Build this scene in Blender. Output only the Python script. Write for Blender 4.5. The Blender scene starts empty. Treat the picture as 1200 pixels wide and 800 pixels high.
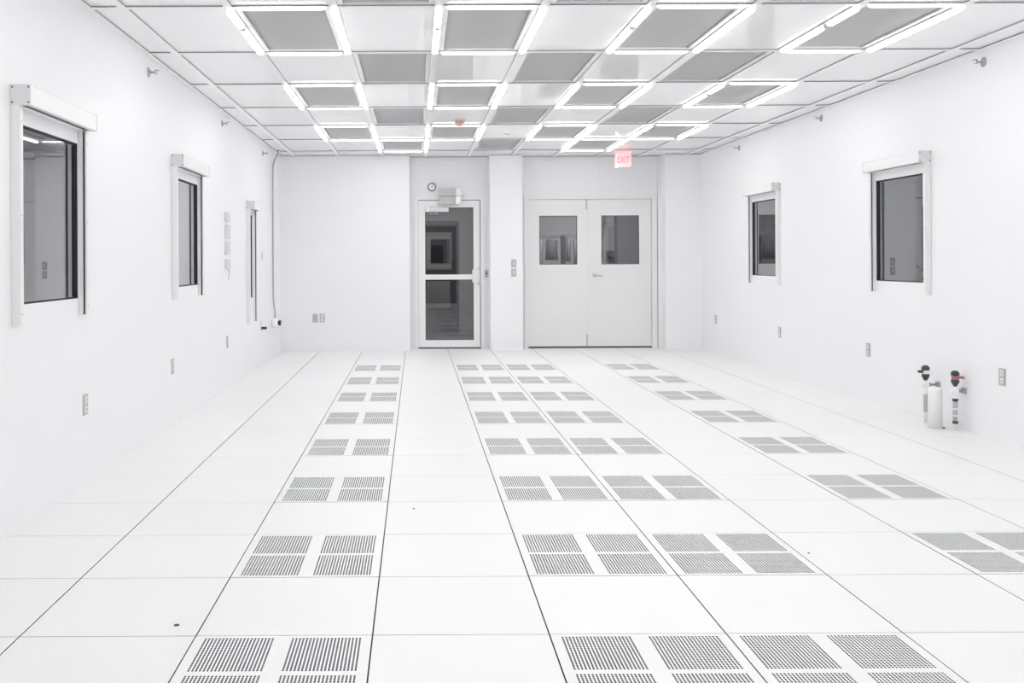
import bpy, math, random
from mathutils import Vector, Matrix
random.seed(4)
SC = bpy.context.scene
COL = SC.collection
PI = math.pi

# ---------------------------------------------------------------- camera, world, exposure
cd = bpy.data.cameras.new('camera')
cam = bpy.data.objects.new('camera', cd)
COL.objects.link(cam)
cam.location = (0.0, 0.0, 1.293)
cd.sensor_width = 36.0
cd.lens = 1127.0 / 1200.0 * 36.0
cd.shift_x = 112.5 / 1200.0
cd.shift_y = -95.4 / 1200.0
cd.clip_start = 0.02
cd.clip_end = 200
cam.rotation_euler = (Matrix.Rotation(PI / 2, 4, 'X') @ Matrix.Rotation(-0.0048, 4, 'Z')).to_euler()
SC.camera = cam
w = bpy.data.worlds.new('world')
SC.world = w
w.use_nodes = True
w.node_tree.nodes['Background'].inputs[0].default_value = (0.80, 0.86, 0.95, 1)
w.node_tree.nodes['Background'].inputs[1].default_value = 0.05
SC.view_settings.view_transform = 'Standard'
SC.view_settings.look = 'None'
SC.view_settings.gamma = 1.0
SC.view_settings.use_curve_mapping = False
SC.view_settings.exposure = 1.0
SC.cycles.max_bounces = 16
SC.cycles.diffuse_bounces = 10
SC.cycles.glossy_bounces = 6
SC.cycles.transparent_max_bounces = 16
LAMP = 13.0          # radiance of the lamp tubes

# ---------------------------------------------------------------- room measures (metres)
XL, XR = -1.94, 4.09          # side walls
YB, YR, YF = 13.76, 14.03, -0.60   # back wall, door bays, wall behind the camera
H = 2.786                     # underside of the ceiling grid
X1a, X1b, X2a, X2b = -0.092, 1.062, 1.526, 3.571   # the two door bays
T = 0.14                      # wall thickness

# ---------------------------------------------------------------- materials
MATS = {}
def mat(name, col, rough=0.5, metal=0.0, var=0.015, scale=40.0, bump=0.0, bscale=200.0, spec=0.5, rnd=0.0, emit=None, estr=0.0):
    m = bpy.data.materials.new(name)
    m.use_nodes = True
    nt = m.node_tree
    b = nt.nodes['Principled BSDF']
    b.inputs['Roughness'].default_value = rough
    b.inputs['Metallic'].default_value = metal
    b.inputs['Specular IOR Level'].default_value = spec
    tc = nt.nodes.new('ShaderNodeTexCoord')
    n = nt.nodes.new('ShaderNodeTexNoise')
    n.inputs['Scale'].default_value = scale
    n.inputs['Detail'].default_value = 4
    nt.links.new(tc.outputs['Object'], n.inputs['Vector'])
    r = nt.nodes.new('ShaderNodeMapRange')
    r.inputs[1].default_value = 0.3
    r.inputs[2].default_value = 0.7
    r.inputs[3].default_value = 1.0 - var
    r.inputs[4].default_value = 1.0 + var
    nt.links.new(n.outputs['Fac'], r.inputs[0])
    mx = nt.nodes.new('ShaderNodeVectorMath')
    mx.operation = 'SCALE'
    mx.inputs[0].default_value = col[:3]
    last = r.outputs[0]
    if rnd:
        oi = nt.nodes.new('ShaderNodeObjectInfo')
        r2 = nt.nodes.new('ShaderNodeMapRange')
        r2.inputs[3].default_value = 1.0 - rnd
        r2.inputs[4].default_value = 1.0
        nt.links.new(oi.outputs['Random'], r2.inputs[0])
        mm = nt.nodes.new('ShaderNodeMath')
        mm.operation = 'MULTIPLY'
        nt.links.new(last, mm.inputs[0])
        nt.links.new(r2.outputs[0], mm.inputs[1])
        last = mm.outputs[0]
    nt.links.new(last, mx.inputs['Scale'])
    nt.links.new(mx.outputs[0], b.inputs['Base Color'])
    if bump:
        n2 = nt.nodes.new('ShaderNodeTexNoise')
        n2.inputs['Scale'].default_value = bscale
        nt.links.new(tc.outputs['Object'], n2.inputs['Vector'])
        bp = nt.nodes.new('ShaderNodeBump')
        bp.inputs['Strength'].default_value = bump
        bp.inputs['Distance'].default_value = 0.001
        nt.links.new(n2.outputs['Fac'], bp.inputs['Height'])
        nt.links.new(bp.outputs[0], b.inputs['Normal'])
    if emit:
        b.inputs['Emission Color'].default_value = (*emit, 1)
        b.inputs['Emission Strength'].default_value = estr
    MATS[name] = m
    return m

mat('wall_white', (0.885, 0.885, 0.896), 0.42, var=0.006, scale=1.3, bump=0.05)
mat('bay_white', (0.82, 0.82, 0.835), 0.30, var=0.006, scale=1.5)
mat('door_paint', (0.80, 0.80, 0.795), 0.38, var=0.006, scale=2.0)
mat('frame_white', (0.85, 0.85, 0.85), 0.32, var=0.005)
mat('frame_grey', (0.62, 0.62, 0.63), 0.35, var=0.01)
mat('end_cap_grey', (0.74, 0.74, 0.74), 0.4, var=0.01)
mat('floor_tile', (0.85, 0.85, 0.847), 0.38, var=0.02, scale=90, bump=0.08, bscale=260, rnd=0.015)
mat('tile_edge', (0.05, 0.05, 0.055), 0.6, var=0.05)
mat('grate_hole', (0.20, 0.20, 0.21), 0.5, var=0.05)
mat('subfloor', (0.12, 0.12, 0.12), 0.8, var=0.1, scale=6)
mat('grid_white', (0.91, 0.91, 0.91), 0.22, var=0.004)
mat('grid_side', (0.36, 0.36, 0.365), 0.5, var=0.02)  # grey on the bar sides stands in for shade in the panel recesses
mat('ceiling_panel', (0.92, 0.922, 0.925), 0.035, var=0.004, scale=3, spec=0.5).node_tree.nodes['Principled BSDF'].inputs['IOR'].default_value = 1.38
mat('plenum', (0.25, 0.25, 0.25), 0.8)
mat('black', (0.018, 0.018, 0.02), 0.4, var=0.1)
mat('dark_jamb', (0.03, 0.03, 0.034), 0.45, var=0.05)
mat('dark_line', (0.05, 0.05, 0.055), 0.6, var=0.05)
mat('steel', (0.62, 0.61, 0.60), 0.28, metal=1.0, var=0.03, scale=60)
mat('steel_grey', (0.42, 0.42, 0.43), 0.4, metal=0.4, var=0.04)
mat('plate_steel', (0.50, 0.50, 0.50), 0.42, metal=0.25, var=0.03)
mat('plate_pale', (0.72, 0.72, 0.73), 0.5, var=0.01)
mat('outlet_white', (0.86, 0.86, 0.85), 0.4, var=0.01)
mat('pipe_white', (0.90, 0.90, 0.90), 0.35, var=0.02)
mat('valve_dark', (0.055, 0.055, 0.06), 0.4, var=0.05)
mat('valve_red', (0.40, 0.17, 0.18), 0.4, var=0.04)
mat('cable_grey', (0.42, 0.42, 0.42), 0.5, var=0.02)
mat('dome_red', (0.85, 0.42, 0.40), 0.35, var=0.02)
mat('dial_white', (0.88, 0.88, 0.88), 0.4)
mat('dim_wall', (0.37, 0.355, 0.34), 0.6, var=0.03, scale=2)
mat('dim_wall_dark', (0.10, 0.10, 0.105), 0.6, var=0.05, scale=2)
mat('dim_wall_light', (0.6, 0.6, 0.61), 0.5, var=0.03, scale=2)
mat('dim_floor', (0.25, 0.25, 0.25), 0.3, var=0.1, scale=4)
mat('garment_grey', (0.17, 0.17, 0.18), 0.6, var=0.2, scale=9)
mat('bag_blue_grey', (0.15, 0.155, 0.18), 0.5, var=0.25, scale=9)
mat('end_light', (0.9, 0.9, 0.9), 0.4, emit=(1.0, 1.0, 1.0), estr=1.3)
mat('tube_light', (0.9, 0.9, 0.9), 0.4, emit=(1.0, 1.0, 1.0), estr=LAMP)
mat('exit_panel', (0.74, 0.56, 0.57), 0.15, emit=(1.0, 0.46, 0.50), estr=0.18)
mat('exit_letters', (0.7, 0.12, 0.14), 0.3, emit=(1.0, 0.20, 0.26), estr=0.25)
mat('exit_lamp', (0.95, 0.95, 0.95), 0.3, emit=(1, 1, 1), estr=1.5)

# filter face: fine perforated grey sheet
m = mat('filter_mesh', (0.50, 0.50, 0.50), 0.55, metal=0.15, var=0.02, scale=2.5)
nt = m.node_tree
b = nt.nodes['Principled BSDF']
tc = nt.nodes.new('ShaderNodeTexCoord')
v = nt.nodes.new('ShaderNodeTexVoronoi')
v.inputs['Scale'].default_value = 170
v.inputs['Randomness'].default_value = 0.0
nt.links.new(tc.outputs['Object'], v.inputs['Vector'])
mr = nt.nodes.new('ShaderNodeMapRange')
mr.inputs[1].default_value = 0.25; mr.inputs[2].default_value = 0.35
mr.inputs[3].default_value = 0.62; mr.inputs[4].default_value = 1.0
nt.links.new(v.outputs['Distance'], mr.inputs[0])
old = b.inputs['Base Color'].links[0].from_socket
sc_ = nt.nodes.new('ShaderNodeVectorMath'); sc_.operation = 'SCALE'
nt.links.new(old, sc_.inputs[0]); nt.links.new(mr.outputs[0], sc_.inputs['Scale'])
nt.links.new(sc_.outputs[0], b.inputs['Base Color'])

def glass_mat(name, tint, faces):
    m = bpy.data.materials.new(name); m.use_nodes = True
    nt = m.node_tree
    for n in list(nt.nodes): nt.nodes.remove(n)
    out = nt.nodes.new('ShaderNodeOutputMaterial')
    tr = nt.nodes.new('ShaderNodeBsdfTransparent'); tr.inputs[0].default_value = (*tint, 1)
    gl = nt.nodes.new('ShaderNodeBsdfGlossy'); gl.inputs['Roughness'].default_value = 0.012
    gl.inputs[0].default_value = (0.97, 0.97, 1.0, 1)
    fr = nt.nodes.new('ShaderNodeFresnel'); fr.inputs[0].default_value = 1.5
    # several glass faces one behind the other: R' = nR / (1 + (n-1) R)
    a = nt.nodes.new('ShaderNodeMath'); a.operation = 'MULTIPLY'; a.inputs[1].default_value = faces
    c = nt.nodes.new('ShaderNodeMath'); c.operation = 'MULTIPLY_ADD'; c.inputs[1].default_value = faces - 1; c.inputs[2].default_value = 1.0
    d = nt.nodes.new('ShaderNodeMath'); d.operation = 'DIVIDE'
    nt.links.new(fr.outputs[0], a.inputs[0]); nt.links.new(fr.outputs[0], c.inputs[0])
    nt.links.new(a.outputs[0], d.inputs[0]); nt.links.new(c.outputs[0], d.inputs[1])
    mx = nt.nodes.new('ShaderNodeMixShader')
    nt.links.new(d.outputs[0], mx.inputs[0]); nt.links.new(tr.outputs[0], mx.inputs[1]); nt.links.new(gl.outputs[0], mx.inputs[2])
    nt.links.new(mx.outputs[0], out.inputs[0])
    MATS[name] = m
glass_mat('window_glass', (0.75, 0.77, 0.80), 4)
glass_mat('door_glass', (0.70, 0.70, 0.72), 2)

# ---------------------------------------------------------------- mesh builder
class MB:
    def __init__(s):
        s.v = []; s.f = []; s.m = []; s.smooth = []
    def add(s, vs, fs, mi=0, sm=False):
        o = len(s.v)
        s.v += [tuple(p) for p in vs]
        for k, f in enumerate(fs):
            s.f.append([o + i for i in f])
            s.m.append(mi[k] if isinstance(mi, (list, tuple)) else mi)
            s.smooth.append(sm)
        return s
    def box(s, x0, x1, y0, y1, z0, z1, mi=0):
        vs = [(x0,y0,z0),(x1,y0,z0),(x1,y1,z0),(x0,y1,z0),(x0,y0,z1),(x1,y0,z1),(x1,y1,z1),(x0,y1,z1)]
        # bottom, top, -y, +x, +y, -x
        return s.add(vs, [(3,2,1,0),(4,5,6,7),(0,1,5,4),(1,2,6,5),(2,3,7,6),(3,0,4,7)], mi)
    def bevbox(s, x0, x1, y0, y1, z0, z1, b, mi=0):
        """box with chamfered edges (24 corners)"""
        xs, ys, zs = (x0, x1), (y0, y1), (z0, z1)
        idx = {}; vs = []
        for i in (0,1):
            for j in (0,1):
                for k in (0,1):
                    sx, sy, sz = (1,-1)[i], (1,-1)[j], (1,-1)[k]
                    for a, (dx,dy,dz) in enumerate(((0,b,b),(b,0,b),(b,b,0))):
                        idx[i,j,k,a] = len(vs)
                        vs.append((xs[i]+sx*dx, ys[j]+sy*dy, zs[k]+sz*dz))
        fs = []
        def q(*c): fs.append([idx[t] for t in c])
        for i in (0,1): q((i,0,0,0),(i,1,0,0),(i,1,1,0),(i,0,1,0))
        for j in (0,1): q((0,j,0,1),(1,j,0,1),(1,j,1,1),(0,j,1,1))
        for k in (0,1): q((0,0,k,2),(1,0,k,2),(1,1,k,2),(0,1,k,2))
        for i in (0,1):
            for j in (0,1): q((i,j,0,0),(i,j,1,0),(i,j,1,1),(i,j,0,1))
            for k in (0,1): q((i,0,k,0),(i,1,k,0),(i,1,k,2),(i,0,k,2))
        for j in (0,1):
            for k in (0,1): q((0,j,k,1),(1,j,k,1),(1,j,k,2),(0,j,k,2))
        for i in (0,1):
            for j in (0,1):
                for k in (0,1): q((i,j,k,0),(i,j,k,1),(i,j,k,2))
        return s.add(vs, fs, mi)
    def lathe(s, prof, c=(0,0,0), axis='Z', n=24, mi=0, sm=True):
        """prof: (radius, height) pairs along the axis"""
        vs = []
        for r, h in prof:
            for k in range(n):
                a = 2*PI*k/n
                p = (r*math.cos(a), r*math.sin(a), h)
                if axis == 'X': p = (h, p[0], p[1])
                elif axis == 'Y': p = (p[1], h, p[0])
                vs.append((c[0]+p[0], c[1]+p[1], c[2]+p[2]))
        fs = []
        for i in range(len(prof)-1):
            for k in range(n):
                fs.append((i*n+k, i*n+(k+1)%n, (i+1)*n+(k+1)%n, (i+1)*n+k))
        s.add(vs, fs, mi, sm)
        o = len(s.v) - len(vs)
        s.f.append([o + k for k in reversed(range(n))]); s.m.append(mi); s.smooth.append(False)
        s.f.append([o + (len(prof)-1)*n + k for k in range(n)]); s.m.append(mi); s.smooth.append(False)
        return s
    def cyl(s, r, h0, h1, c=(0,0,0), axis='Z', n=20, mi=0, b=0.0):
        if b: return s.lathe([(r-b,h0),(r,h0+b),(r,h1-b),(r-b,h1)], c, axis, n, mi)
        return s.lathe([(r,h0),(r,h1)], c, axis, n, mi)
    def tube(s, pts, r, n=10, mi=0):
        pts = [Vector(p) for p in pts]
        rings = []
        for i, p in enumerate(pts):
            d = (pts[min(i+1,len(pts)-1)] - pts[max(i-1,0)]).normalized()
            u = d.cross(Vector((0.3,0.9,0.1)))
            if u.length < 1e-3: u = d.cross(Vector((1,0,0)))
            u.normalize(); w_ = d.cross(u)
            rings.append([p + u*r*math.cos(2*PI*k/n) + w_*r*math.sin(2*PI*k/n) for k in range(n)])
        vs = [q for g in rings for q in g]
        fs = [(i*n+k, i*n+(k+1)%n, (i+1)*n+(k+1)%n, (i+1)*n+k) for i in range(len(pts)-1) for k in range(n)]
        fs += [tuple(reversed(range(n))), tuple((len(pts)-1)*n+k for k in range(n))]
        return s.add(vs, fs, mi, True)
    def mesh(s, name, mats):
        me = bpy.data.meshes.new(name)
        me.from_pydata(s.v, [], s.f)
        for mm in ([mats] if isinstance(mats, str) else mats): me.materials.append(MATS[mm])
        me.polygons.foreach_set('material_index', s.m)
        me.polygons.foreach_set('use_smooth', s.smooth)
        import bmesh
        bm = bmesh.new(); bm.from_mesh(me)
        bmesh.ops.recalc_face_normals(bm, faces=bm.faces)
        bm.to_mesh(me); bm.free()
        me.update()
        return me
    def build(s, name, mats, parent=None, loc=(0,0,0)):
        o = bpy.data.objects.new(name, s.mesh(name, mats))
        COL.objects.link(o)
        o.location = loc
        if parent: o.parent = parent
        return o

def link_mesh(name, me, parent=None, loc=(0,0,0), rz=0):
    o = bpy.data.objects.new(name, me); COL.objects.link(o)
    o.location = loc; o.rotation_euler.z = rz
    if parent: o.parent = parent
    return o
def thing(name, label, cat, loc, rz=0, group=None):
    o = bpy.data.objects.new(name, None); COL.objects.link(o)
    o.empty_display_size = 0.1
    o.location = loc; o.rotation_euler = (0,0,rz)
    o['label'] = label; o['category'] = cat
    if group: o['group'] = group
    return o
def tag(o, label, cat, group=None):
    o['label'] = label; o['category'] = cat
    if group: o['group'] = group
    return o
def struct(o, label=None):
    o['kind'] = 'structure'
    if label: o['label'] = label
    return o
def dup(root, loc, rz, label, group=None):
    r = root.copy(); COL.objects.link(r); r.location = loc; r.rotation_euler = (0,0,rz); r['label'] = label
    if group: r['group'] = group
    def rec(a, b):
        for ch in list(a.children):
            c = ch.copy(); COL.objects.link(c); c.parent = b
            rec(ch, c)
    rec(root, r)
    return r
LEFT, RIGHT, BACK = PI/2, -PI/2, 0.0      # devices are built facing local -Y

# ================================================================= FLOOR
floor = struct(MB().box(XL-0.4, XR+0.4, YF-0.2, 17.2, -0.42, -0.32).build('floor', 'subfloor'), 'white raised access floor of square tiles, some perforated')
XS = [XL-0.03, -1.376, -0.766, -0.156, 0.454, 1.064, 1.674, 2.284, 2.894, 3.504, XR+0.03]
YS = [YF] + [3.32 + 0.61*k for k in range(-6, 18)] + [YR+0.10]
GX, GY = 0.0023, 0.0018                    # half joints
def tile_mb(lx, ly):
    m = MB(); x0, x1, y0, y1 = GX, lx-GX, GY, ly-GY
    c = 0.0008
    vs = [(x0+c,y0+c,0),(x1-c,y0+c,0),(x1-c,y1-c,0),(x0+c,y1-c,0),
          (x0,y0,-c),(x1,y0,-c),(x1,y1,-c),(x0,y1,-c),
          (x0,y0,-0.03),(x1,y0,-0.03),(x1,y1,-0.03),(x0,y1,-0.03)]
    fs = [(0,1,2,3)] + [(i,(i+1)%4,4+(i+1)%4,4+i) for i in range(4)] + [(4+i,4+(i+1)%4,8+(i+1)%4,8+i) for i in range(4)] + [(11,10,9,8)]
    return m.add(vs, fs, [0,0,0,0,0,1,1,1,1,1])
# one grate: slots with real openings, shared by every quadrant
GWX, GWY = 0.2415, 0.2680
NX, NY = 20, 20
g = MB(); px, py = GWX/NX, GWY/NY
hx, hy = px*0.28, py*0.42
inn = [(-hx*.55,-hy),(hx*.55,-hy),(hx,-hy*.6),(hx,hy*.6),(hx*.55,hy),(-hx*.55,hy),(-hx,hy*.6),(-hx,-hy*.6)]
outp = [(-px/2,-py/2),(px/2,-py/2),(px/2,-hy*.6),(px/2,hy*.6),(px/2,py/2),(-px/2,py/2),(-px/2,hy*.6),(-px/2,-hy*.6)]
for i in range(NX):
    for j in range(NY):
        cx, cy = (i+.5)*px, (j+.5)*py
        vs = [(cx+a, cy+b_, 0) for a, b_ in outp] + [(cx+a, cy+b_, 0) for a, b_ in inn] + [(cx+a, cy+b_, -0.006) for a, b_ in inn]
        fs = [(k,(k+1)%8,8+(k+1)%8,8+k) for k in range(8)] + [(8+k,8+(k+1)%8,16+(k+1)%8,16+k) for k in range(8)]
        g.add(vs, fs, [0]*8+[1]*8)
grate_me = bpy.data.meshes.new('grate')
grate_me.from_pydata(g.v, [], g.f)
grate_me.materials.append(MATS['floor_tile']); grate_me.materials.append(MATS['grate_hole'])
grate_me.polygons.foreach_set('material_index', g.m); grate_me.update()
# perforated tile frame with four openings
MX, MID = 0.035, 0.057
gx0 = [MX, 0.61-MX-GWX]; gy0 = [0.022, 0.61-0.022-GWY]
pf = MB()
xs = [GX, gx0[0], gx0[0]+GWX, gx0[1], gx0[1]+GWX, 0.61-GX]
ys = [GY, gy0[0], gy0[0]+GWY, gy0[1], gy0[1]+GWY, 0.61-GY]
for i in range(5):
    for j in range(5):
        if i in (1,3) and j in (1,3): continue
        mi = [1, 0, 1 if j == 0 else 0, 1 if i == 4 else 0, 1 if j == 4 else 0, 1 if i == 0 else 0]
        pf.box(xs[i], xs[i+1], ys[j], ys[j+1], -0.03, 0, mi)
perf_me = pf.mesh('perforated_tile', ['floor_tile', 'tile_edge'])
cache = {}
for r in range(len(YS)-1):
    for c in range(10):
        lx, ly = XS[c+1]-XS[c], YS[r+1]-YS[r]
        k = r - 1 - 6                      # row counted from the joint at 3.32 m
        if c in (2, 4, 5, 7) and k % 2 == 1 and -4 < k <= 13:
            t_ = link_mesh('perforated_tile', perf_me, floor, (XS[c], YS[r], 0))
            for a in gx0:
                for b_ in gy0:
                    link_mesh('grate', grate_me, t_, (a, b_, 0))
        else:
            key = (round(lx,3), round(ly,3))
            if key not in cache: cache[key] = tile_mb(lx, ly).mesh('floor_tile', ['floor_tile', 'tile_edge'])
            link_mesh('floor_tile', cache[key], floor, (XS[c], YS[r], 0))

# ================================================================= CEILING
ceiling = struct(MB().box(XL-0.1, XR+0.1, YF-0.1, YR+0.1, 2.90, 2.98).build('ceiling', 'plenum'), 'white cleanroom ceiling grid with glossy panels and grey filters')
CX = [-1.725 + 0.6225*k for k in range(10)]
CY = [5.68 + 1.252*k for k in range(-5, 7)]      # -0.58 .. 13.19
BW = 0.026                                        # half width of a grid bar
RISE = 0.009                                      # panels sit this far up
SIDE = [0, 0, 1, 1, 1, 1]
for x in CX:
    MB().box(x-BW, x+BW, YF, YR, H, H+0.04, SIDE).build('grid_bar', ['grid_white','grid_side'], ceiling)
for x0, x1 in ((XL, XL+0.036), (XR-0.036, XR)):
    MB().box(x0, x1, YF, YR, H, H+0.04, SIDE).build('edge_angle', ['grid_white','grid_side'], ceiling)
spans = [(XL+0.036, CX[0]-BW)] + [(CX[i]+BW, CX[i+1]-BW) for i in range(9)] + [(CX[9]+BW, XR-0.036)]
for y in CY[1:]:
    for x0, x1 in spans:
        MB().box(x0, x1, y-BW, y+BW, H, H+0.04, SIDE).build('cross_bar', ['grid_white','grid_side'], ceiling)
rows = [(YF, CY[1]-BW)] + [(CY[i]+BW, CY[i+1]-BW) for i in range(1, len(CY)-1)] + [(CY[-1]+BW, YB-0.03)]
def row_index(r): return r - 4        # row 0 spans 4.43 .. 5.68 m
LITC = {}
cmesh = {}
def filt(x0, x1, y0, y1):
    key = (round(x1-x0,3), round(y1-y0,3))
    lx, ly = x1-x0, y1-y0
    if key not in cmesh:
        w_ = 0.034; z0 = RISE
        f = MB()
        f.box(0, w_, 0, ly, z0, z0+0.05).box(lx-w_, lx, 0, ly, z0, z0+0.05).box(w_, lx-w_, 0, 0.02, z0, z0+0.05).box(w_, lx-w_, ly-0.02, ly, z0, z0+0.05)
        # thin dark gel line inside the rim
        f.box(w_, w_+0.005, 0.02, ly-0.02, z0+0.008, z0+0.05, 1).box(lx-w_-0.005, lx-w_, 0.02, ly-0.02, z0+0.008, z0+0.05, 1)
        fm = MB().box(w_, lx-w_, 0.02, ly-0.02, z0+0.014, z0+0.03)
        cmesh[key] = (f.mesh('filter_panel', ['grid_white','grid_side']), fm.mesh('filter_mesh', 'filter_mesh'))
    a, b_ = cmesh[key]
    o = link_mesh('filter_panel', a, ceiling, (x0, y0, H))
    link_mesh('filter_mesh', b_, o, (0,0,0))
lit_cells = []
pcache = {}
for r, (y0, y1) in enumerate(rows):
    k = row_index(r)
    for c, (x0, x1) in enumerate(spans):
        cc = c - 1
        kind = None
        if 0 <= cc < 9 and k <= 6:
            if k % 2 == 0 and k < 6 and cc in (2, 4, 6): kind = 'grey'
            if k % 2 == 1 and cc in (1, 3, 5, 7): kind = 'lit'
            if k == 6 and cc in (2, 6): kind = 'lit'
            if k == 6 and cc == 4: kind = 'grey'
        if r == 0: kind = None
        if kind:
            filt(x0, x1, y0, y1)
            if kind == 'lit': lit_cells.append((k, cc))
        else:
            key = (round(x1-x0,3), round(y1-y0,3))
            if key not in pcache:
                pcache[key] = MB().box(0, x1-x0, 0, y1-y0, RISE, 0.03).mesh('ceiling_panel', 'ceiling_panel')
            link_mesh('ceiling_panel', pcache[key], ceiling, (x0, y0, H))
# end bars and bay ceilings
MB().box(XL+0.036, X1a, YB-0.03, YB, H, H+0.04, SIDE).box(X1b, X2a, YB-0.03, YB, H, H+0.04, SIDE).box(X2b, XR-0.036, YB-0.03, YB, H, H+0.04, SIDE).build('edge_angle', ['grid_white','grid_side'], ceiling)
for x0, x1 in ((X1a, X1b), (X2a, X2b)):
    MB().box(x0, x1, YB-0.03, YR-0.03, H+RISE, H+0.03).build('ceiling_panel', 'ceiling_panel', ceiling)
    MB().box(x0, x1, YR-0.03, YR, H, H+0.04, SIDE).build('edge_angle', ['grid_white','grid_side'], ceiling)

# lamp strips: one fitting of tubes around each lit filter
def strip(m, p0, p1, w_, h, along):
    """rounded, downward bulging strip from p0 to p1 hanging under the grid"""
    prof = [(-w_/2, 0), (-w_/2, -h*.72), (-w_*.30, -h*.94), (0, -h), (w_*.30, -h*.94), (w_/2, -h*.72), (w_/2, 0)]
    L = p1 - p0; e = min(0.03, L*.1)
    st = [(0, .35, .25), (e*.35, .8, .8), (e, 1, 1), (L-e, 1, 1), (L-e*.35, .8, .8), (L, .35, .25)]
    vs = []; n = len(prof)
    for d, sw, sh in st:
        for a, z in prof:
            vs.append((a*sw, p0+d, z*sh) if along == 'Y' else (p0+d, a*sw, z*sh))
    fs = [(i*n+k, i*n+(k+1)%n, (i+1)*n+(k+1)%n, (i+1)*n+k) for i in range(len(st)-1) for k in range(n)]
    mi = [(0 if (k in (1, 2, 3, 4) and i == 2) else 1) for i in range(len(st)-1) for k in range(n)] + [1, 1]
    fs += [tuple(reversed(range(n))), tuple((len(st)-1)*n+k for k in range(n))]
    return m.add(vs, fs, mi, False)
PX, PY = 0.6225, 1.252
def tube_at(tr, name, maker, dx, dy):
    o = maker.build(name, 'tube_light', tr, (dx, dy, 0)); return o
row_names = {1: 'nearest row in view', 3: 'second lit row', 5: 'third lit row',
             -1: 'row before the camera', -3: 'row above the camera'}
col_names = {1: 'leftmost', 3: 'second from left', 5: 'third from left', 7: 'rightmost'}
first = None
for k, cc in lit_cells:
    x, y = CX[cc], CY[5+k] if 5+k < len(CY) else 0
    x = CX[cc]; y = 5.68 + 1.252*(k-1)
    if k == 6: lab = ('left' if cc == 2 else 'right') + ' glowing strip light around a grey filter, in the lit row next to the doors'
    else: lab = f'glowing strip light around a grey filter, {col_names[cc]} in the {row_names[k]}'
    if first is None:
        t = thing('strip_light', lab, 'ceiling light', (x, y, H-0.0012), 0, 'strip lights around ceiling filters')
        strip(MB(), 0.03, 0.440, 0.040, 0.022, 'Y').build('lamp_tube', ['tube_light', 'end_light'], t)
        strip(MB(), 0.520, PY-0.03, 0.040, 0.022, 'Y').build('lamp_tube', ['tube_light', 'end_light'], t)
        strip(MB(), 0.03, PY-0.03, 0.040, 0.022, 'Y').build('lamp_tube', ['tube_light', 'end_light'], t, (PX, 0, 0))
        strip(MB(), 0.045, PX-0.045, 0.036, 0.014, 'X').build('end_strip', ['end_light', 'end_light'], t)
        strip(MB(), 0.045, PX-0.045, 0.036, 0.014, 'X').build('end_strip', ['end_light', 'end_light'], t, (0, PY, 0))
        MB().bevbox(-0.010, 0.016, 0.458, 0.497, -0.02, 0, 0.003).build('lamp_holder', 'steel_grey', t)
        first = t
    else:
        dup(first, (x, y, H-0.0012), 0, lab)

# ================================================================= WALLS
def wall_with_holes(x0, x1, y0, y1, axis, holes, ztop=2.90):
    """axis 'Y': wall runs along Y; holes are (a0, a1, z0, z1) along the run"""
    m = MB(); a0, a1 = (y0, y1) if axis == 'Y' else (x0, x1)
    def seg(p, q, zz0, zz1):
        if q-p < 1e-4 or zz1-zz0 < 1e-4: return
        if axis == 'Y': m.box(x0, x1, p, q, zz0, zz1)
        else: m.box(p, q, y0, y1, zz0, zz1)
    cur = a0
    for h0, h1, z0, z1 in sorted(holes):
        seg(cur, h0, 0, ztop); seg(h0, h1, 0, z0); seg(h0, h1, z1, ztop); cur = h1
    seg(cur, a1, 0, ztop)
    return m
# (near, far, sill, head) of each window opening along the wall
WL = [(4.655, 5.520, 1.083, 1.970), (7.684, 8.549, 1.083, 1.970), (11.02, 11.40, 0.86, 1.83)]
WR = [(7.680, 8.545, 1.090, 1.975), (10.830, 11.695, 1.090, 1.975)]
struct(wall_with_holes(XL-T, XL, YF-T, YR+0.2, 'Y', WL).build('wall_left', 'wall_white'), 'smooth white wall with three windows on the left')
struct(wall_with_holes(XR, XR+T, YF-T, YR+0.2, 'Y', WR).build('wall_right', 'wall_white'), 'smooth white wall with two windows on the right')
D1 = (0.010, 0.966, 2.185)            # glazed door opening
D2 = (1.600, 3.470, 2.200)            # double door opening
m = MB()
for x0, x1 in ((XL, X1a), (X1b, X2a), (X2b, XR)): m.box(x0, x1, YB, YR+0.12, 0, 2.90)
struct(m.build('wall_back', 'wall_white'), 'white back wall with two recessed door bays')
struct(wall_with_holes(X1a, X1b, YR, YR+0.12, 'X', [(D1[0], D1[1], 0, D1[2])]).build('wall_bay_left', 'bay_white'), 'recessed panel wall around the glazed door')
m = MB()                              # bay panels are separate sheets with a joint above the double door
m.box(X2a, D2[0], YR, YR+0.12, 0, 2.9).box(D2[1], X2b, YR, YR+0.12, 0, 2.9)
m.box(D2[0], 2.663, YR, YR+0.12, D2[2], 2.9).box(2.667, D2[1], YR, YR+0.12, D2[2], 2.9).box(2.663, 2.667, YR+0.006, YR+0.12, D2[2], 2.9)
struct(m.build('wall_bay_right', 'bay_white'), 'recessed panel wall around the double doors')
# narrow corner mouldings inside the left bay
struct(MB().box(X1b-0.010, X1b, YR-0.10, YR-0.08, 0, H).build('trim_1', 'frame_white'), 'thin vertical white trim beside the glazed door')
struct(MB().box(X2b-0.05, X2b, YR-0.05, YR, 0, H).build('trim_2', 'frame_white'), 'vertical white corner trim at the right of the double doors')
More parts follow.
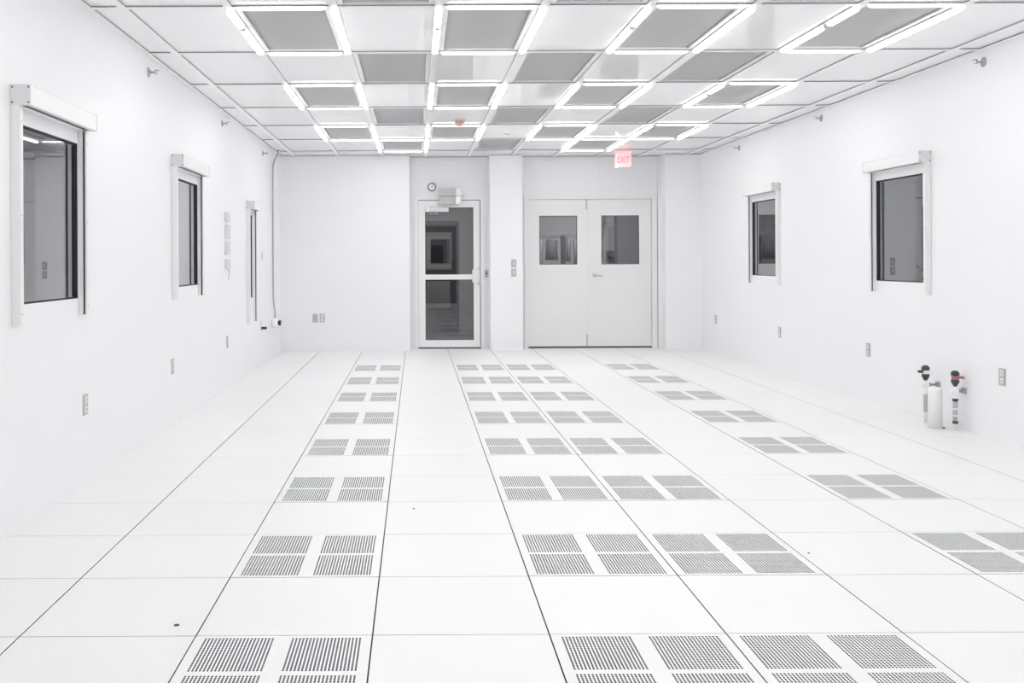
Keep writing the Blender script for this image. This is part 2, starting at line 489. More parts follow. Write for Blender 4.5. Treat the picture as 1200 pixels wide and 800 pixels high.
# wall behind the camera with a dark doorway that shows in the glazed door
struct(wall_with_holes(XL-T, XR+T, YF-T, YF, 'X', [(0.15, 1.25, 0, 2.35)]).build('wall_front', 'wall_white'), 'white wall behind the camera')
d = struct(MB().box(0.15, 0.20, YF-T, YF+0.02, 0, 2.35).box(1.20, 1.25, YF-T, YF+0.02, 0, 2.35).box(0.20, 1.20, YF-T, YF+0.02, 2.30, 2.35).build('door_3', 'frame_grey'), 'grey door behind the camera')
MB().box(0.20, 1.20, YF-0.09, YF-0.05, 0.02, 2.30).build('door_leaf', 'dim_wall_dark', d)
MB().box(0.32, 1.02, YF-0.05, YF-0.03, 1.05, 2.0).build('lite_frame', 'dim_wall', d)
MB().box(0.42, 0.92, YF-0.03, YF-0.025, 1.15, 1.9).build('pane', 'dark_jamb', d)

# ---------------------------------------------------------------- windows in the side walls
def window(n, side, hole, label):
    y0, y1, z0, z1 = hole
    s = 1 if side == 'L' else -1
    X = XL if side == 'L' else XR
    def bx(m, d0, d1, a0, a1, b0, b1, mi=0):     # d = depth into the wall from its face
        p, q = X - s*d0, X - s*d1
        return m.box(min(p,q), max(p,q), a0, a1, b0, b1, mi)
    fr = MB(); e = 0.004
    # dark gasket lining round the opening, the frame of the window
    bx(fr, 0.002, 0.045, y0, y0+e, z0, z1); bx(fr, 0.002, 0.045, y1-e, y1, z0, z1)
    bx(fr, 0.002, 0.045, y0+e, y1-e, z0, z0+e); bx(fr, 0.002, 0.045, y0+e, y1-e, z1-e, z1)
    w_ = struct(fr.build(f'window_{n}', 'dark_jamb'), label)
    st = MB(); g0, g1 = 0.016, 0.040; q = 0.012
    bx(st, g0, g1, y0+e, y0+q, z0+e, z1-e); bx(st, g0, g1, y1-q, y1-e, z0+e, z1-e)
    bx(st, g0, g1, y0+q, y1-q, z0+e, z0+q*.8); bx(st, g0, g1, y0+q, y1-q, z1-q, z1-e)
    st.build('sash', 'black', w_)
    pn = MB(); bx(pn, 0.018, 0.024, y0+q, y1-q, z0+q*.8, z1-q); pn.build('pane', 'window_glass', w_)
window(1, 'L', WL[0], 'nearest window in the left wall with dark reflective glass')
window(2, 'L', WL[1], 'middle window in the left wall, pale grey reflective glass')
window(3, 'L', WL[2], 'farthest window in the left wall, a narrow upright slit')
window(4, 'R', WR[0], 'nearer window in the right wall with grey reflective glass')
window(5, 'R', WR[1], 'farther window in the right wall with a dark reflection')

# roller shades fixed round the windows: built facing local -Y, x runs 0..W along the wall
def shade(W, zc0, zc1, zb, label, loc, rz, mirror=False):
    t = thing('roller_shade', label, 'window shade', loc, rz, 'retracted roller shades round the windows')
    z0 = zb
    L = lambda z: z - z0
    cz0, cz1 = L(zc0), L(zc1)
    m = MB(); m.bevbox(0.002, W-0.002, -0.095, 0, cz0, cz1, 0.004)
    c = m.build('cassette', 'frame_white', t)
    m = MB().box(0.035, W-0.035, -0.068, -0.044, cz0-0.0015, cz0+0.0005); m.build('slot', 'black', c)
    for x0, x1 in ((0, 0.003), (W-0.003, W)):
        e = MB().box(x0-0.002, x1+0.002, -0.097, 0, cz0-0.001, cz1+0.001).build('end_cap', 'end_cap_grey', t)
        sgn = -1 if x0 == 0 else 1
        xs_ = (x0-0.002) if x0 == 0 else (x1+0.002)
        for yy, zz in ((-0.088, cz1-0.012), (-0.01, cz1-0.012), (-0.088, cz0+0.012), (-0.01, cz0+0.012)):
            sc = MB()
            if sgn < 0: sc.cyl(0.0045, -0.002, 0, (xs_, yy, zz), 'X', 10)
            else: sc.cyl(0.0045, 0, 0.002, (xs_, yy, zz), 'X', 10)
            sc.build('screw', 'dark_line', e)
    for x0, inner in ((0, 1), (W-0.035, -1)):
        m = MB()
        # U channel open toward the window: back web on the outer side, two flanges, a dark slot between
        xo0, xo1 = (x0, x0+0.022) if inner == 1 else (x0+0.013, x0+0.035)
        xi0, xi1 = (x0+0.022, x0+0.035) if inner == 1 else (x0, x0+0.013)
        m.box(xo0, xo1, -0.046, 0, 0, cz0)
        m.box(xi0, xi1, -0.046, -0.036, 0, cz0); m.box(xi0, xi1, -0.024, 0, 0, cz0)
        ch = m.build('side_channel', 'frame_white', t)
        a0, a1 = (xi0-0.001, xi0+0.003) if inner == 1 else (xi1-0.003, xi1+0.001)
        MB().box(a0, a1, -0.036, -0.024, 0.001, cz0-0.001).build('slot', 'black', ch)
        for f in (0.05, 0.5, 0.93):
            MB().cyl(0.004, -0.0475, -0.046, (x0+0.0175, 0, cz0*f), 'Y', 8).build('screw', 'steel_grey', ch)
    return t
# local +x maps to +Y on the left wall (rz = +90) and to -Y on the right wall (rz = -90)
shade(0.960, 2.046, 2.143, 0.988, 'white roller shade housing round the nearest left window', (XL+0.0012, 4.605, 0.988), LEFT)
shade(0.960, 2.046, 2.143, 0.988, 'white roller shade housing round the middle left window', (XL+0.0012, 7.634, 0.988), LEFT)
shade(0.500, 1.885, 1.980, 0.575, 'narrow tall white roller shade housing round the slit window on the left', (XL+0.0012, 10.98, 0.575), LEFT)
shade(0.960, 2.050, 2.141, 0.995, 'white roller shade housing round the nearer right window', (XR-0.0012, 7.630+0.96, 0.995), RIGHT)
shade(0.960, 2.050, 2.141, 0.995, 'white roller shade housing round the farther right window', (XR-0.0012, 10.78+0.96, 0.995), RIGHT)

# ================================================================= DOORS
# glazed door
y = YR
f = MB()
f.box(D1[0]-0.03, 0.034, y-0.022, y+0.12, 0, 2.205).box(0.943, D1[1]+0.03, y-0.022, y+0.12, 0, 2.205).box(0.034, 0.943, y-0.022, y+0.12, 2.168, 2.205)
door1 = struct(f.build('door_1', 'frame_white'), 'white framed single glass door with a push bar across the middle')
MB().box(0.034, 0.943, y-0.004, y+0.1, 0, 0.016).build('threshold', 'dark_line', door1)
gx_0, gx_1, gz_0, gz_1 = 0.135, 0.838, 0.125, 2.058
lf = MB()
lf.bevbox(0.0370, gx_0, y-0.012, y+0.032, 0.020, 2.158, 0.002).bevbox(gx_1, 0.9330, y-0.012, y+0.032, 0.020, 2.158, 0.002)
lf.box(gx_0, gx_1, y-0.012, y+0.032, 0.020, gz_0).box(gx_0, gx_1, y-0.012, y+0.032, gz_1, 2.158)
leaf = lf.build('door_leaf', 'frame_white', door1)
MB().box(0.034, 0.943, y+0.000, y+0.05, 2.1585, 2.168).box(0.9335, 0.943, y+0.000, y+0.05, 0.016, 2.1585).build('gap_seal', 'dark_line', door1)
MB().box(gx_0-0.004, gx_1+0.004, y+0.012, y+0.018, gz_0-0.004, gz_1+0.004).build('pane', 'door_glass', leaf)
MB().bevbox(gx_0, gx_1, y-0.020, y+0.006, 1.006, 1.080, 0.004).build('crossbar', 'frame_white', leaf)
st = MB()
for x0, x1, a, b_ in ((gx_0, gx_0+.008, gz_0, gz_1), (gx_1-.008, gx_1, gz_0, gz_1)): st.box(x0, x1, y+0.004, y+0.012, a, b_)
st.box(gx_0, gx_1, y+0.004, y+0.012, gz_1-.008, gz_1).box(gx_0, gx_1, y+0.004, y+0.012, gz_0, gz_0+.008)
st.build('gasket', 'dark_line', leaf)
hx_ = 0.826
MB().tube([(0.905,y-0.012,1.165),(0.905,y-0.055,1.165),(0.885,y-0.062,1.163),(hx_+0.01,y-0.064,1.15),(hx_,y-0.064,1.13),(hx_,y-0.064,0.985),(hx_+0.01,y-0.064,0.965),(0.885,y-0.062,0.952),(0.905,y-0.055,0.95),(0.905,y-0.012,0.95)], 0.0125, 12).build('pull_handle', 'frame_white', leaf)
hp = MB(); hp.cyl(0.02, -0.006, 0, (0.905,y-0.012,1.165), 'Y', 16); hp.cyl(0.02, -0.006, 0, (0.905,y-0.012,0.95), 'Y', 16); hp.build('handle_rose', 'plate_steel', leaf)
cl = MB(); cl.bevbox(0.125, 0.477, y-0.055, y-0.012, 1.992, 2.062, 0.006)
clo = cl.build('door_closer', 'plate_pale', leaf)
MB().cyl(0.022, -0.003, 0.068, (0.175, y-0.060, 1.994), 'Z', 16, b=0.003).build('closer_cap', 'dial_white', clo)
arm = MB().tube([(0.30,y-0.045,1.990),(0.30,y-0.045,1.960),(0.19,y-0.14,1.955),(0.33,y-0.05,1.962)], 0.008, 8); arm.build('closer_arm', 'steel_grey', clo)
struct(door1)

# double doors
f = MB()
f.box(D2[0]-0.02, 1.632, y-0.03, y+0.12, 0, 2.222).box(3.437, D2[1]+0.04, y-0.03, y+0.12, 0, 2.222).box(1.632, 3.437, y-0.03, y+0.12, 2.172, 2.222)
door2 = struct(f.build('door_2', 'door_paint'), 'pale grey double doors, each leaf with a dark square window')
MB().box(1.632, 3.437, y+0.0, y+0.1, 0, 0.014).build('threshold', 'dark_line', door2)
MB().box(1.632, 3.437, y+0.006, y+0.04, 2.1625, 2.172).build('head_gap', 'frame_grey', door2)
for (x0, x1, wx0, wx1) in ((1.636, 2.5185, 1.800, 2.354), (2.5235, 3.433, 2.705, 3.257)):
    wz0, wz1 = 1.217, 1.930
    lf = MB()
    for b4 in ((x0, wx0, 0.024, 2.168), (wx1, x1, 0.024, 2.168), (wx0, wx1, 0.024, wz0), (wx0, wx1, wz1, 2.168)):
        lf.box(b4[0], b4[1], y+0.008, y+0.052, b4[2], b4[3])
    leaf = lf.build('door_leaf', 'door_paint', door2)
    MB().box(wx0-.003, wx1+.003, y+0.026, y+0.032, wz0-.003, wz1+.003).build('pane', 'door_glass', leaf)
    k = MB(); e = 0.016
    k.box(wx0-e, wx1+e, y-0.0, y+0.010, wz1, wz1+e).box(wx0-e, wx1+e, y-0.0, y+0.010, wz0-e, wz0).box(wx0-e, wx0, y-0.0, y+0.010, wz0, wz1).box(wx1, wx1+e, y-0.0, y+0.010, wz0, wz1)
    k.build('window_bead', 'frame_white', leaf)
    k = MB(); e = 0.008
    k.box(wx0, wx1, y+0.012, y+0.026, wz1-e, wz1).box(wx0, wx1, y+0.012, y+0.026, wz0, wz0+e).box(wx0, wx0+e, y+0.012, y+0.026, wz0, wz1).box(wx1-e, wx1, y+0.012, y+0.026, wz0, wz1)
    k.build('gasket', 'dark_jamb', leaf)
    if x0 < 2:
        for z in (2.02, 0.03):
            fb = MB(); fb.box(2.482, 2.500, y-0.0, y+0.008, z, z+0.15 if z > 1 else z+0.17); fb.cyl(0.013, -0.01, 0.001, (2.491, y, z+(0.02 if z > 1 else .15)), 'Y', 14)
            fb.build('flush_bolt', 'plate_steel', leaf)
    else:
        lv = MB(); lv.cyl(0.030, -0.008, 0, (2.600, y+0.008, 1.055), 'Y', 24, b=0.002)
        lv.tube([(2.600,y+0.002,1.055),(2.600,y-0.045,1.055),(2.612,y-0.055,1.055),(2.70,y-0.055,1.053)], 0.0095, 12)
        lv.cyl(0.012, -0.006, 0, (2.700, y-0.050, 1.053), 'Y', 14)
        lv.build('lever_handle', 'steel', leaf)
ast = MB().box(2.515, 2.527, y+0.002, y+0.008, 0.024, 2.168); ast.build('astragal', 'door_paint', door2)

# ---------------------------------------------------------------- devices round the doors
t = thing('pressure_gauge', 'small round white gauge with a black rim above the glass door', 'gauge', (0.236, YR, 2.355))
MB().lathe([(0.052,0),(0.060,-0.006),(0.060,-0.024),(0.054,-0.028),(0.049,-0.028),(0.049,-0.020)], axis='Y', n=32).build('rim', 'black', t)
MB().cyl(0.0495, -0.0215, -0.0205, axis='Y', n=32).build('dial', 'dial_white', t)
MB().add([(-0.002,-0.023,-0.008),(0.004,-0.023,-0.006),(0.022,-0.023,0.026),(0.019,-0.023,0.027)], [(0,1,2,3)]).cyl(0.006,-0.024,-0.0215,axis='Y',n=12).build('pointer', 'dark_line', t)

t = thing('door_operator_box', 'two-tier brushed metal box with a rounded bright end above the glass door', 'metal box', (0.33, YR-0.022, 2.100))
MB().bevbox(0, 0.245, -0.105, 0, 0.0, 0.112, 0.004).build('lower_box', 'plate_steel', t)
MB().bevbox(0.01, 0.245, -0.115, 0, 0.116, 0.222, 0.004).build('upper_box', 'plate_steel', t)
MB().cyl(0.048, 0.0, 0.112, (0.285,-0.064,0), 'Z', 28, b=0.004).build('lower_cylinder', 'frame_white', t)
MB().cyl(0.052, 0.116, 0.222, (0.290,-0.067,0), 'Z', 28, b=0.004).build('upper_cylinder', 'frame_white', t)

t = thing('door_release_button', 'small grey metal plate with a black button right of the glass door', 'button', (1.028, YR, 1.032))
MB().bevbox(-0.033, 0.033, -0.008, 0, 0, 0.115, 0.002).build('plate', 'plate_steel', t)
MB().cyl(0.012, -0.020, -0.008, (0,0,0.06), 'Y', 16, b=0.002).build('button', 'black', t)

def switch_plate(loc, rz, label, group=None, matn='plate_steel', w_=0.072, h=0.114):
    t = thing('switch_plate', label, 'wall plate', loc, rz, group)
    MB().bevbox(-w_/2, w_/2, -0.007, 0, 0, h, 0.002).build('plate', matn, t)
    MB().bevbox(-0.011, 0.011, -0.011, -0.006, h/2-0.022, h/2+0.022, 0.002).build('rocker', 'plate_pale', t)
    return t
sp = switch_plate((1.398, YB, 1.180), BACK, 'grey switch plate on the white pillar, upper of the pair')
dup(sp, (1.398, YB, 1.050), BACK, 'grey switch plate on the white pillar, lower of the pair')

# outlets -------------------------------------------------------
def outlet(loc, rz, label):
    t = thing('wall_outlet', label, 'outlet', loc, rz, 'duplex outlets low on the walls')
    MB().bevbox(-0.036, 0.036, -0.008, 0, 0, 0.120, 0.002).build('plate', 'plate_steel', t)
    for z in (0.032, 0.088):
        s_ = MB().bevbox(-0.017, 0.017, -0.011, -0.007, z-0.019, z+0.019, 0.002).build('socket', 'outlet_white', t)
        MB().box(-0.008, -0.0055, -0.0118, -0.0108, z-0.004, z+0.008).box(0.0055, 0.008, -0.0118, -0.0108, z-0.004, z+0.008).cyl(0.003, -0.0118, -0.0108, (0,0,z-0.010), 'Y', 8).build('slots', 'dark_line', s_)
    return t
o1 = outlet((XL, 5.62, 0.398), LEFT, 'duplex outlet on the left wall nearest the camera, below the first window')
for loc, rz, lab in (
    ((XL, 7.64, 0.398), LEFT, 'duplex outlet on the left wall, second from the camera, below the middle window'),
    ((XL, 9.86, 0.404), LEFT, 'duplex outlet on the left wall, farthest, below the stacked wall plates'),
    ((-1.345, YB, 0.411), BACK, 'white-socketed duplex outlet on the back wall, right of a blank grey plate'),
    ((XR, 13.13, 0.402), RIGHT, 'duplex outlet on the right wall nearest the back corner'),
    ((XR, 10.82, 0.402), RIGHT, 'duplex outlet on the right wall below the farther window'),
    ((XR, 8.70, 0.402), RIGHT, 'duplex outlet on the right wall left of the standpipes, below the nearer window'),
    ((XR, 6.71, 0.398), RIGHT, 'duplex outlet on the right wall nearest the camera, right of the standpipes')):
    dup(o1, loc, rz, lab)
t = thing('blank_plate', 'plain grey wall plate on the back wall left of a duplex outlet', 'wall plate', (-1.447, YB, 0.411))
MB().bevbox(-0.036, 0.036, -0.008, 0, 0, 0.118, 0.002).build('plate', 'plate_steel', t)
MB().cyl(0.003, -0.0095, -0.008, (0,0,0.018), 'Y', 10).cyl(0.003, -0.0095, -0.008, (0,0,0.100), 'Y', 10).build('screws', 'steel', t)

# stacked pale devices on the left wall between the middle and the slit window
def pale(name, z, h, label, lines, cat='wall plate'):
    t = thing(name, label, cat, (XL, 9.84, z), LEFT)
    MB().bevbox(-0.085, 0.085, -0.028, 0, 0, h, 0.003).build('housing', 'plate_pale', t)
    l = MB()
    for k in range(lines): l.box(-0.06, 0.06, -0.030, -0.0275, h*(k+1)/(lines+1)-0.003, h*(k+1)/(lines+1)+0.003)
    l.build('ridges', 'frame_grey', t)
    return t
pale('thermostat', 1.700, 0.090, 'small pale box, topmost of four stacked on the left wall', 1, 'thermostat')
pale('control_panel', 1.522, 0.135, 'pale control box, second from the top of four stacked on the left wall', 2, 'control box')
pale('control_panel', 1.355, 0.135, 'pale control box, third from the top of four stacked on the left wall', 2, 'control box')
t = pale('wall_telephone', 1.215, 0.095, 'pale wall telephone with a short hanging cord, lowest of the stack on the left wall', 1, 'telephone')
MB().tube([(0,-0.02,0.002),(0.005,-0.03,-0.03),(0.0,-0.028,-0.08),(-0.004,-0.02,-0.11)], 0.005, 8).build('cord', 'frame_grey', t)
switch_plate((XL, 12.11, 1.302), LEFT, 'pale switch plate on the left wall between slit window and hanging cable', matn='plate_pale')
t = thing('wall_lever', 'short black lever sticking out low from the left wall beyond the slit window', 'lever', (XL, 11.98, 0.44), LEFT)
MB().bevbox(-0.02, 0.02, -0.010, 0, -0.02, 0.11, 0.002).build('plate', 'plate_pale', t)
MB().bevbox(-0.018, 0.018, -0.075, -0.008, 0.0, 0.030, 0.005).build('lever', 'black', t)
# cable with plug near the back left corner
t = thing('power_cable', 'grey cable dropping from the ceiling to a round plug near the back left corner', 'cable', (XL, 12.90, 0.40))
pts = [(0.085,0.10,H-0.40+0.0),(0.08,0.06,2.33),(0.045,0.02,2.24),(0.028,0,2.16),(0.025,0,2.0),(0.022,0,1.0),(0.024,0,0.40),(0.032,0,0.28),(0.045,0,0.20),(0.045,0,0.12)]
MB().tube(pts, 0.0105, 10).build('cord', 'cable_grey', t)
MB().lathe([(0.02,0.125),(0.045,0.11),(0.05,0.03),(0.042,0.0)], (0.05,0,0), 'Z', 20).build('connector_body', 'pipe_white', t)
MB().cyl(0.036, 0.085, 0.125, (0.0,0,0.06), 'X', 20, b=0.004).build('socket_face', 'black', t)
MB().bevbox(0.0, 0.03, -0.03, 0.03, 0.02, 0.10, 0.004).build('wall_bracket', 'plate_pale', t)

# sprinklers ------------------------------------------------------
t = thing('sprinkler', 'side wall sprinkler high on the left wall, nearest the camera', 'sprinkler', (XL, 7.0, 2.668), LEFT, 'side wall sprinklers')
MB().lathe([(0.036,0),(0.034,-0.004),(0.020,-0.010),(0.014,-0.014)], axis='Y', n=24).build('escutcheon', 'steel_grey', t)
MB().cyl(0.007, -0.045, -0.012, axis='Y', n=12).build('neck', 'steel_grey', t)
MB().box(-0.014, 0.014, -0.062, -0.045, -0.010, -0.007).box(-0.003, 0.003, -0.050, -0.044, -0.012, 0.014).box(-0.018, 0.018, -0.075, -0.050, 0.012, 0.015).build('deflector', 'steel_grey', t)
for loc, rz, lab in (
    ((XL, 9.65, 2.672), LEFT, 'side wall sprinkler high on the left wall, second of three'),
    ((XL, 12.2, 2.655), LEFT, 'side wall sprinkler high on the left wall, nearest the back corner'),
    ((XR, 6.92, 2.698), RIGHT, 'side wall sprinkler high on the right wall, nearest the camera'),
    ((XR, 9.69, 2.702), RIGHT, 'side wall sprinkler high on the right wall, second of three'),
    ((XR, 12.15, 2.690), RIGHT, 'side wall sprinkler high on the right wall, nearest the back corner')):
    dup(t, loc, rz, lab)
t = thing('concealed_sprinkler', 'flush round sprinkler cover in a white ceiling panel before the doors', 'sprinkler', (1.10, 11.5, H+RISE))
MB().lathe([(0.040,0),(0.040,-0.003),(0.037,-0.004)], n=28).build('cover', 'plate_pale', t)
MB().lathe([(0.012,-0.004),(0.012,-0.012),(0.008,-0.016)], n=16).build('tip', 'frame_grey', t)
t = thing('red_ceiling_dome', 'small pale red dome hanging under a white ceiling panel left of the exit sign', 'ceiling_dome', (0.475, 10.33, H+RISE))
MB().lathe([(0.060,0),(0.060,-0.010),(0.054,-0.014)], n=28).build('base', 'plate_pale', t)
MB().lathe([(0.052,-0.014),(0.050,-0.035),(0.042,-0.055),(0.026,-0.068),(0.008,-0.072)], n=28).build('dome', 'dome_red', t)  # pale red dome below the flat round base

# exit sign ---------------------------------------------------------
EW, EH = 0.225, 0.190
t = thing('exit_sign', 'glowing pink panel with EXIT in red hanging under the ceiling before the double doors', 'exit sign', (2.862, 13.25, H-EH-0.035))
MB().bevbox(-EW/2, EW/2, -0.006, 0.006, 0, EH, 0.002).build('panel', 'exit_panel', t)
MB().bevbox(-EW/2-0.004, EW/2+0.004, -0.020, 0.020, EH, EH+0.035, 0.003).build('canopy', 'exit_panel', t)
cu = bpy.data.curves.new('exit_text', 'FONT'); cu.body = 'EXIT'; cu.size = 0.105; cu.align_x = 'CENTER'; cu.extrude = 0.0012
to = bpy.data.objects.new('letters_source', cu); COL.objects.link(to)
dg = bpy.context.evaluated_depsgraph_get()
me = bpy.data.meshes.new_from_object(to.evaluated_get(dg))
bpy.data.objects.remove(to)
me.materials.clear(); me.materials.append(MATS['exit_letters'])
le = bpy.data.objects.new('lettering', me); COL.objects.link(le); le.parent = t
le.rotation_euler = (PI/2, 0, 0); le.location = (0, -0.0075, 0.055); le.scale = (0.80, 1.25, 1)
MB().lathe([(0.004,0.012),(0.014,0.008),(0.017,0),(0.014,-0.008),(0.004,-0.012)], (-EW/2+0.016,-0.012,0.0), 'Z', 16).build('test_lamp', 'exit_lamp', t)

# ---------------------------------------------------------------- standpipes on the right
def standpipe(loc, label, red):
    t = thing('standpipe', label, 'pipe', loc)
    MB().cyl(0.022, 0, 0.006, n=24).build('floor_flange', 'pipe_white', t)
    MB().cyl(0.0125, 0.004, 0.335, n=16).build('pipe', 'pipe_white', t)
    sl = MB()
    if red:
        sl.cyl(0.0165, 0.055, 0.235, n=16)
    else: sl.cyl(0.0165, 0.085, 0.225, n=16, b=0.002)
    s_ = sl.build('pipe_sleeve', 'plate_steel', t)
    if red:
        for z in (0.055, 0.222): MB().cyl(0.0205, z, z+0.020, n=16, b=0.003).build('coupling', 'valve_dark', t)
        for z in (0.11, 0.16): MB().cyl(0.0185, z, z+0.010, n=16, b=0.002).build('band', 'pipe_white', t)
    c = MB(); c.cyl(0.026, 0.285, 0.318, n=20, b=0.004); c.bevbox(-0.042, -0.018, -0.016, 0.016, 0.288, 0.316, 0.004)
    c.build('clamp', 'pipe_white', t)
    dxw = XR - loc[0]
    a = MB(); a.cyl(0.008, 0.024, dxw-0.016, (0,0,0.300), 'X', 12)
    a.lathe([(0.010,0.020),(0.017,0.034),(0.012,0.046)] if dxw > .06 else [(0.010,0.02),(0.015,0.03),(0.012,0.04)], (0,0,0.300), 'X', 16)
    a.box(dxw-0.018, dxw, -0.022, 0.022, 0.278, 0.322)
    a.build('wall_bracket', 'steel_grey', t)
    # union ball valve: lower nut, body, upper nut
    MB().lathe([(0.012,0.330),(0.015,0.340),(0.027,0.360),(0.029,0.378),(0.024,0.384)], n=10, sm=False).build('lower_nut', 'valve_dark', t)
    bm_ = 'valve_red' if red else 'pipe_white'
    MB().cyl(0.026, 0.383, 0.412, n=20, b=0.003).build('valve_body', bm_, t)
    MB().lathe([(0.024,0.411),(0.030,0.416),(0.030,0.432),(0.022,0.444),(0.014,0.450)], n=10, sm=False).build('upper_nut', 'valve_dark', t)
    h = MB()
    if red:
        h.cyl(0.010, 0.02, 0.05, (0,0,0.398), 'X', 12); h.bevbox(0.042, 0.058, -0.026, 0.012, 0.388, 0.408, 0.004)
        h.build('handle', 'valve_red', t)
    else:
        h.cyl(0.010, -0.045, -0.02, (0,0,0.402), 'X', 12); h.bevbox(-0.060, -0.024, -0.022, 0.008, 0.392, 0.413, 0.004)
        h.build('handle', 'valve_dark', t)
    return t
standpipe((3.985, 7.53, 0), 'thin white standpipe with black valve, behind the fat white cylinder at the right wall', False)
standpipe((4.015, 7.17, 0), 'thin standpipe with a red and black valve, right of the fat white cylinder', True)
t = thing('white_cylinder', 'fat plain white cylinder standing on the floor between two standpipes', 'cylinder', (3.935, 7.30, 0))
MB().lathe([(0.050,0),(0.050,0.290),(0.047,0.302),(0.040,0.307)], n=36).build('body', 'pipe_white', t)
MB().cyl(0.012, 0, 0.010, (0.052, -0.02, 0), 'Z', 12).build('foot_clip', 'valve_dark', t)

# floor specks
for (x, yy, s_), lab in (((-0.857, 3.418, 0.010), 'small dark speck on a plain tile at the lower left'), ((-0.018, 5.0, 0.006), 'tiny dark speck on a plain tile near the middle of the floor'),
                         ((1.715, 4.215, 0.005), 'tiny dark speck on a plain tile right of the double column of grates')):
    m = MB().lathe([(s_, 0.0), (s_*1.05, 0.001), (s_*.6, 0.003)], n=10)
    tag(m.build('debris_speck', 'tile_edge', None, (x, yy, 0)), lab, 'debris')

# ================================================================= what lies beyond the glass
def added_fill_light(x, y, z, sx, sy, watts):  # added area light, no visible fitting, brightens the rooms behind the glass
    ld = bpy.data.lights.new('added_fill_light', 'AREA'); ld.shape = 'RECTANGLE'; ld.size = sx; ld.size_y = sy; ld.energy = watts
    lo = bpy.data.objects.new('added_fill_light', ld); COL.objects.link(lo); lo.location = (x, y, z)
added_fill_light(-3.2, 8.5, 2.88, 0.3, 9.0, 60)
added_fill_light(5.4, 9.5, 2.88, 0.3, 8.0, 75)
added_fill_light(0.3, 15.6, 2.58, 0.6, 0.6, 14)
added_fill_light(2.7, 15.5, 2.58, 1.6, 0.4, 36)
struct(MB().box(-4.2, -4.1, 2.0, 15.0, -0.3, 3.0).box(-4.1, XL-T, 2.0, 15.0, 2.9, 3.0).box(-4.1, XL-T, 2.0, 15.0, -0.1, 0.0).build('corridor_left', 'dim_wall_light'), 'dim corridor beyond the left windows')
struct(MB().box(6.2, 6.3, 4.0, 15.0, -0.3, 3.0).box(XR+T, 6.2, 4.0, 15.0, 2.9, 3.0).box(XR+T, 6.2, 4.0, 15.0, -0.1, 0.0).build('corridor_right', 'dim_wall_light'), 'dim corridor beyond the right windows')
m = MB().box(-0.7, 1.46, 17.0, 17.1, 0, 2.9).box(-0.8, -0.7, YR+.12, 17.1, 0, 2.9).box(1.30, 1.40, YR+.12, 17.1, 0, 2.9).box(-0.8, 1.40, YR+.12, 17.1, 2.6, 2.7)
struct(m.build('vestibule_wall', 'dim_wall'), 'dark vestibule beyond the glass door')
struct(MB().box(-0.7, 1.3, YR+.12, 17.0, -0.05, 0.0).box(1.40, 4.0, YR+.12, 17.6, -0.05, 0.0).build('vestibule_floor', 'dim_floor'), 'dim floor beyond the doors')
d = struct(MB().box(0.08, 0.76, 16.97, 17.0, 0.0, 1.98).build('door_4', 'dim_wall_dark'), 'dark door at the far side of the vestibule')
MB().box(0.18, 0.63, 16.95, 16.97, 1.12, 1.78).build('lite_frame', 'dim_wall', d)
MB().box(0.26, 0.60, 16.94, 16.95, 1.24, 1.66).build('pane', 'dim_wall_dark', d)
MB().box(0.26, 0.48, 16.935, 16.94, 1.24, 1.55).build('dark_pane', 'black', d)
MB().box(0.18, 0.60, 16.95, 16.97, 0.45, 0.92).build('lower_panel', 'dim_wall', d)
for k, (z, nm) in enumerate(((1.98, 'topmost'), (1.66, 'second'), (1.34, 'third'), (1.02, 'fourth'), (0.62, 'lowest'))):
    t = thing('coat_hook', f'dark coat hook behind the glass door, {nm} of five in a vertical line', 'hook', (1.30, 15.6, z), RIGHT, 'coat hooks beyond the glass door')
    MB().bevbox(-0.06, 0.06, -0.012, 0, -0.04, 0.04, 0.003).build('plate', 'dim_wall_dark', t)
    MB().tube([(-0.03,-0.01,0.0),(-0.03,-0.06,-0.01),(-0.03,-0.075,0.03)], 0.012, 8).tube([(0.03,-0.01,0.0),(0.03,-0.06,-0.01),(0.03,-0.075,0.03)], 0.012, 8).build('prongs', 'black', t)
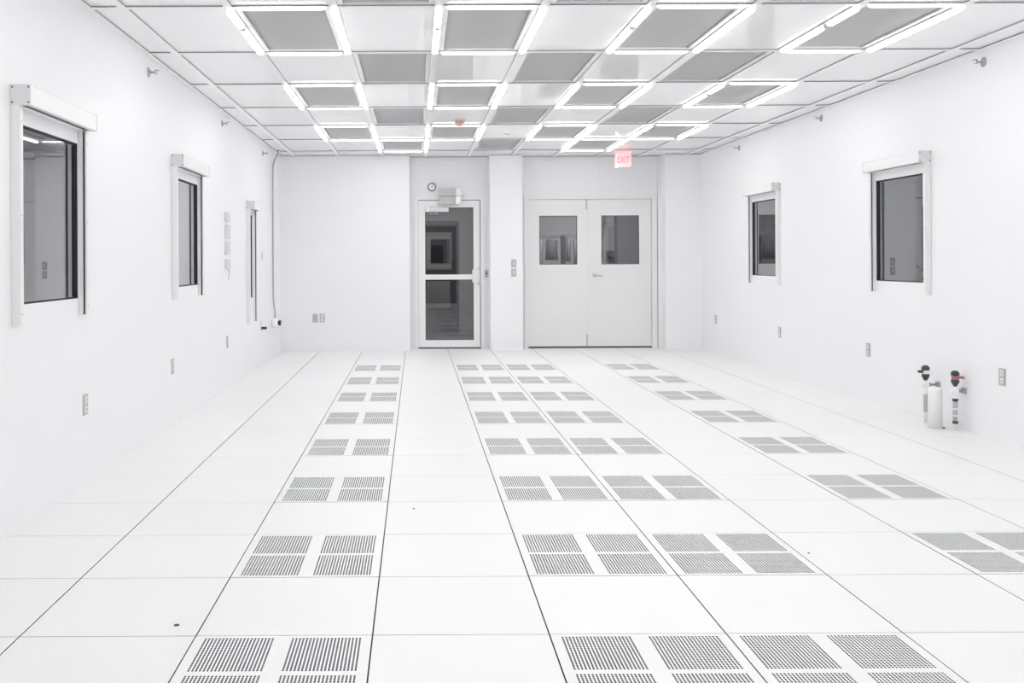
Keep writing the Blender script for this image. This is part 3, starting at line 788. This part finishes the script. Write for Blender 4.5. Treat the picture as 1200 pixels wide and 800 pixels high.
# corridor beyond the double doors
m = MB().box(1.40, 2.055, 17.0, 17.1, 0, 2.9).box(2.062, 4.0, 17.0, 17.1, 0, 2.9).box(4.0, 4.1, YR+.12, 17.1, 0, 2.9).box(1.40, 4.1, YR+.12, 17.1, 2.6, 2.7)
struct(m.build('hall_wall', 'dim_wall'), 'grey hall wall beyond the double doors')
t = thing('garment_rack', 'grey rail with hanging garments seen through the left window of the double doors', 'rack', (2.35, 16.2, 0))
MB().bevbox(-0.55, 0.40, -0.03, 0.03, 1.66, 1.73, 0.004).build('rail', 'bag_blue_grey', t)
MB().bevbox(0.08, 0.155, -0.10, -0.032, 0, 1.70, 0.006).build('post', 'black', t)
MB().box(-0.5, 0.35, -0.25, 0.25, 0, 0.04).build('base', 'dim_wall_dark', t)
for k, (x0, x1, zz, mm) in enumerate(((-0.50,-0.36,1.0,'bag_blue_grey'), (-0.34,-0.19,0.9,'garment_grey'), (-0.18,0.05,1.28,'dim_wall_dark'), (0.17,0.27,1.25,'bag_blue_grey'), (0.29,0.38,1.15,'garment_grey'))):
    lab = ['leftmost grey garment on the rail seen through the left door window', 'second garment from the left on the rail beyond the double doors',
           'short dark garment left of the black post beyond the double doors', 'blue grey garment just right of the black post beyond the double doors',
           'rightmost garment on the rail beyond the double doors'][k]
    vs = []; n = 6
    m = MB()
    lv = [(1.655, .25), (1.60, .9), ((1.6+zz)/2, .8), (zz, 1.0)]
    cx, hw = (x0+x1)/2, (x1-x0)/2
    for z, s_ in lv:
        for a in range(10):
            an = 2*PI*a/10
            vs.append((cx+hw*s_*math.cos(an)*(1+.08*math.sin(3*an)), 0.055*s_*math.sin(an)+0.015*math.sin(5*an), z))
    fs = [(i*10+a, i*10+(a+1)%10, (i+1)*10+(a+1)%10, (i+1)*10+a) for i in range(3) for a in range(10)] + [tuple(range(10)), tuple(30+a for a in reversed(range(10)))]
    m.add(vs, fs, 0, True)
    tag(m.build('hanging_garment', mm, None, (2.35, 16.2, 0)), lab, 'garment')
t = thing('wall_pipe', 'bent grey pipe on the hall wall seen through the right window of the double doors', 'pipe', (3.30, 16.95, 0))
MB().tube([(0,-0.02,2.5),(0,-0.02,1.95),(-0.03,-0.02,1.86),(-0.07,-0.02,1.5),(-0.07,-0.02,0.3)], 0.030, 10).tube([(-0.28,-0.02,1.66),(-0.12,-0.02,1.72),(0,-0.02,1.75)], 0.02, 10).build('pipe', 'dim_wall_dark', t)
MB().bevbox(-0.14, -0.02, -0.08, 0, 1.32, 1.44, 0.01).bevbox(0.05, 0.20, -0.08, 0, 1.32, 1.44, 0.01).build('junction_box', 'dim_wall_dark', t)
tag(MB().bevbox(0, 0.42, -0.25, 0, 0, 2.4, 0.01).build('tall_locker', 'dim_wall_dark', None, (3.50, 16.98, 0)), 'tall dark locker at the right edge of the right door window', 'locker')
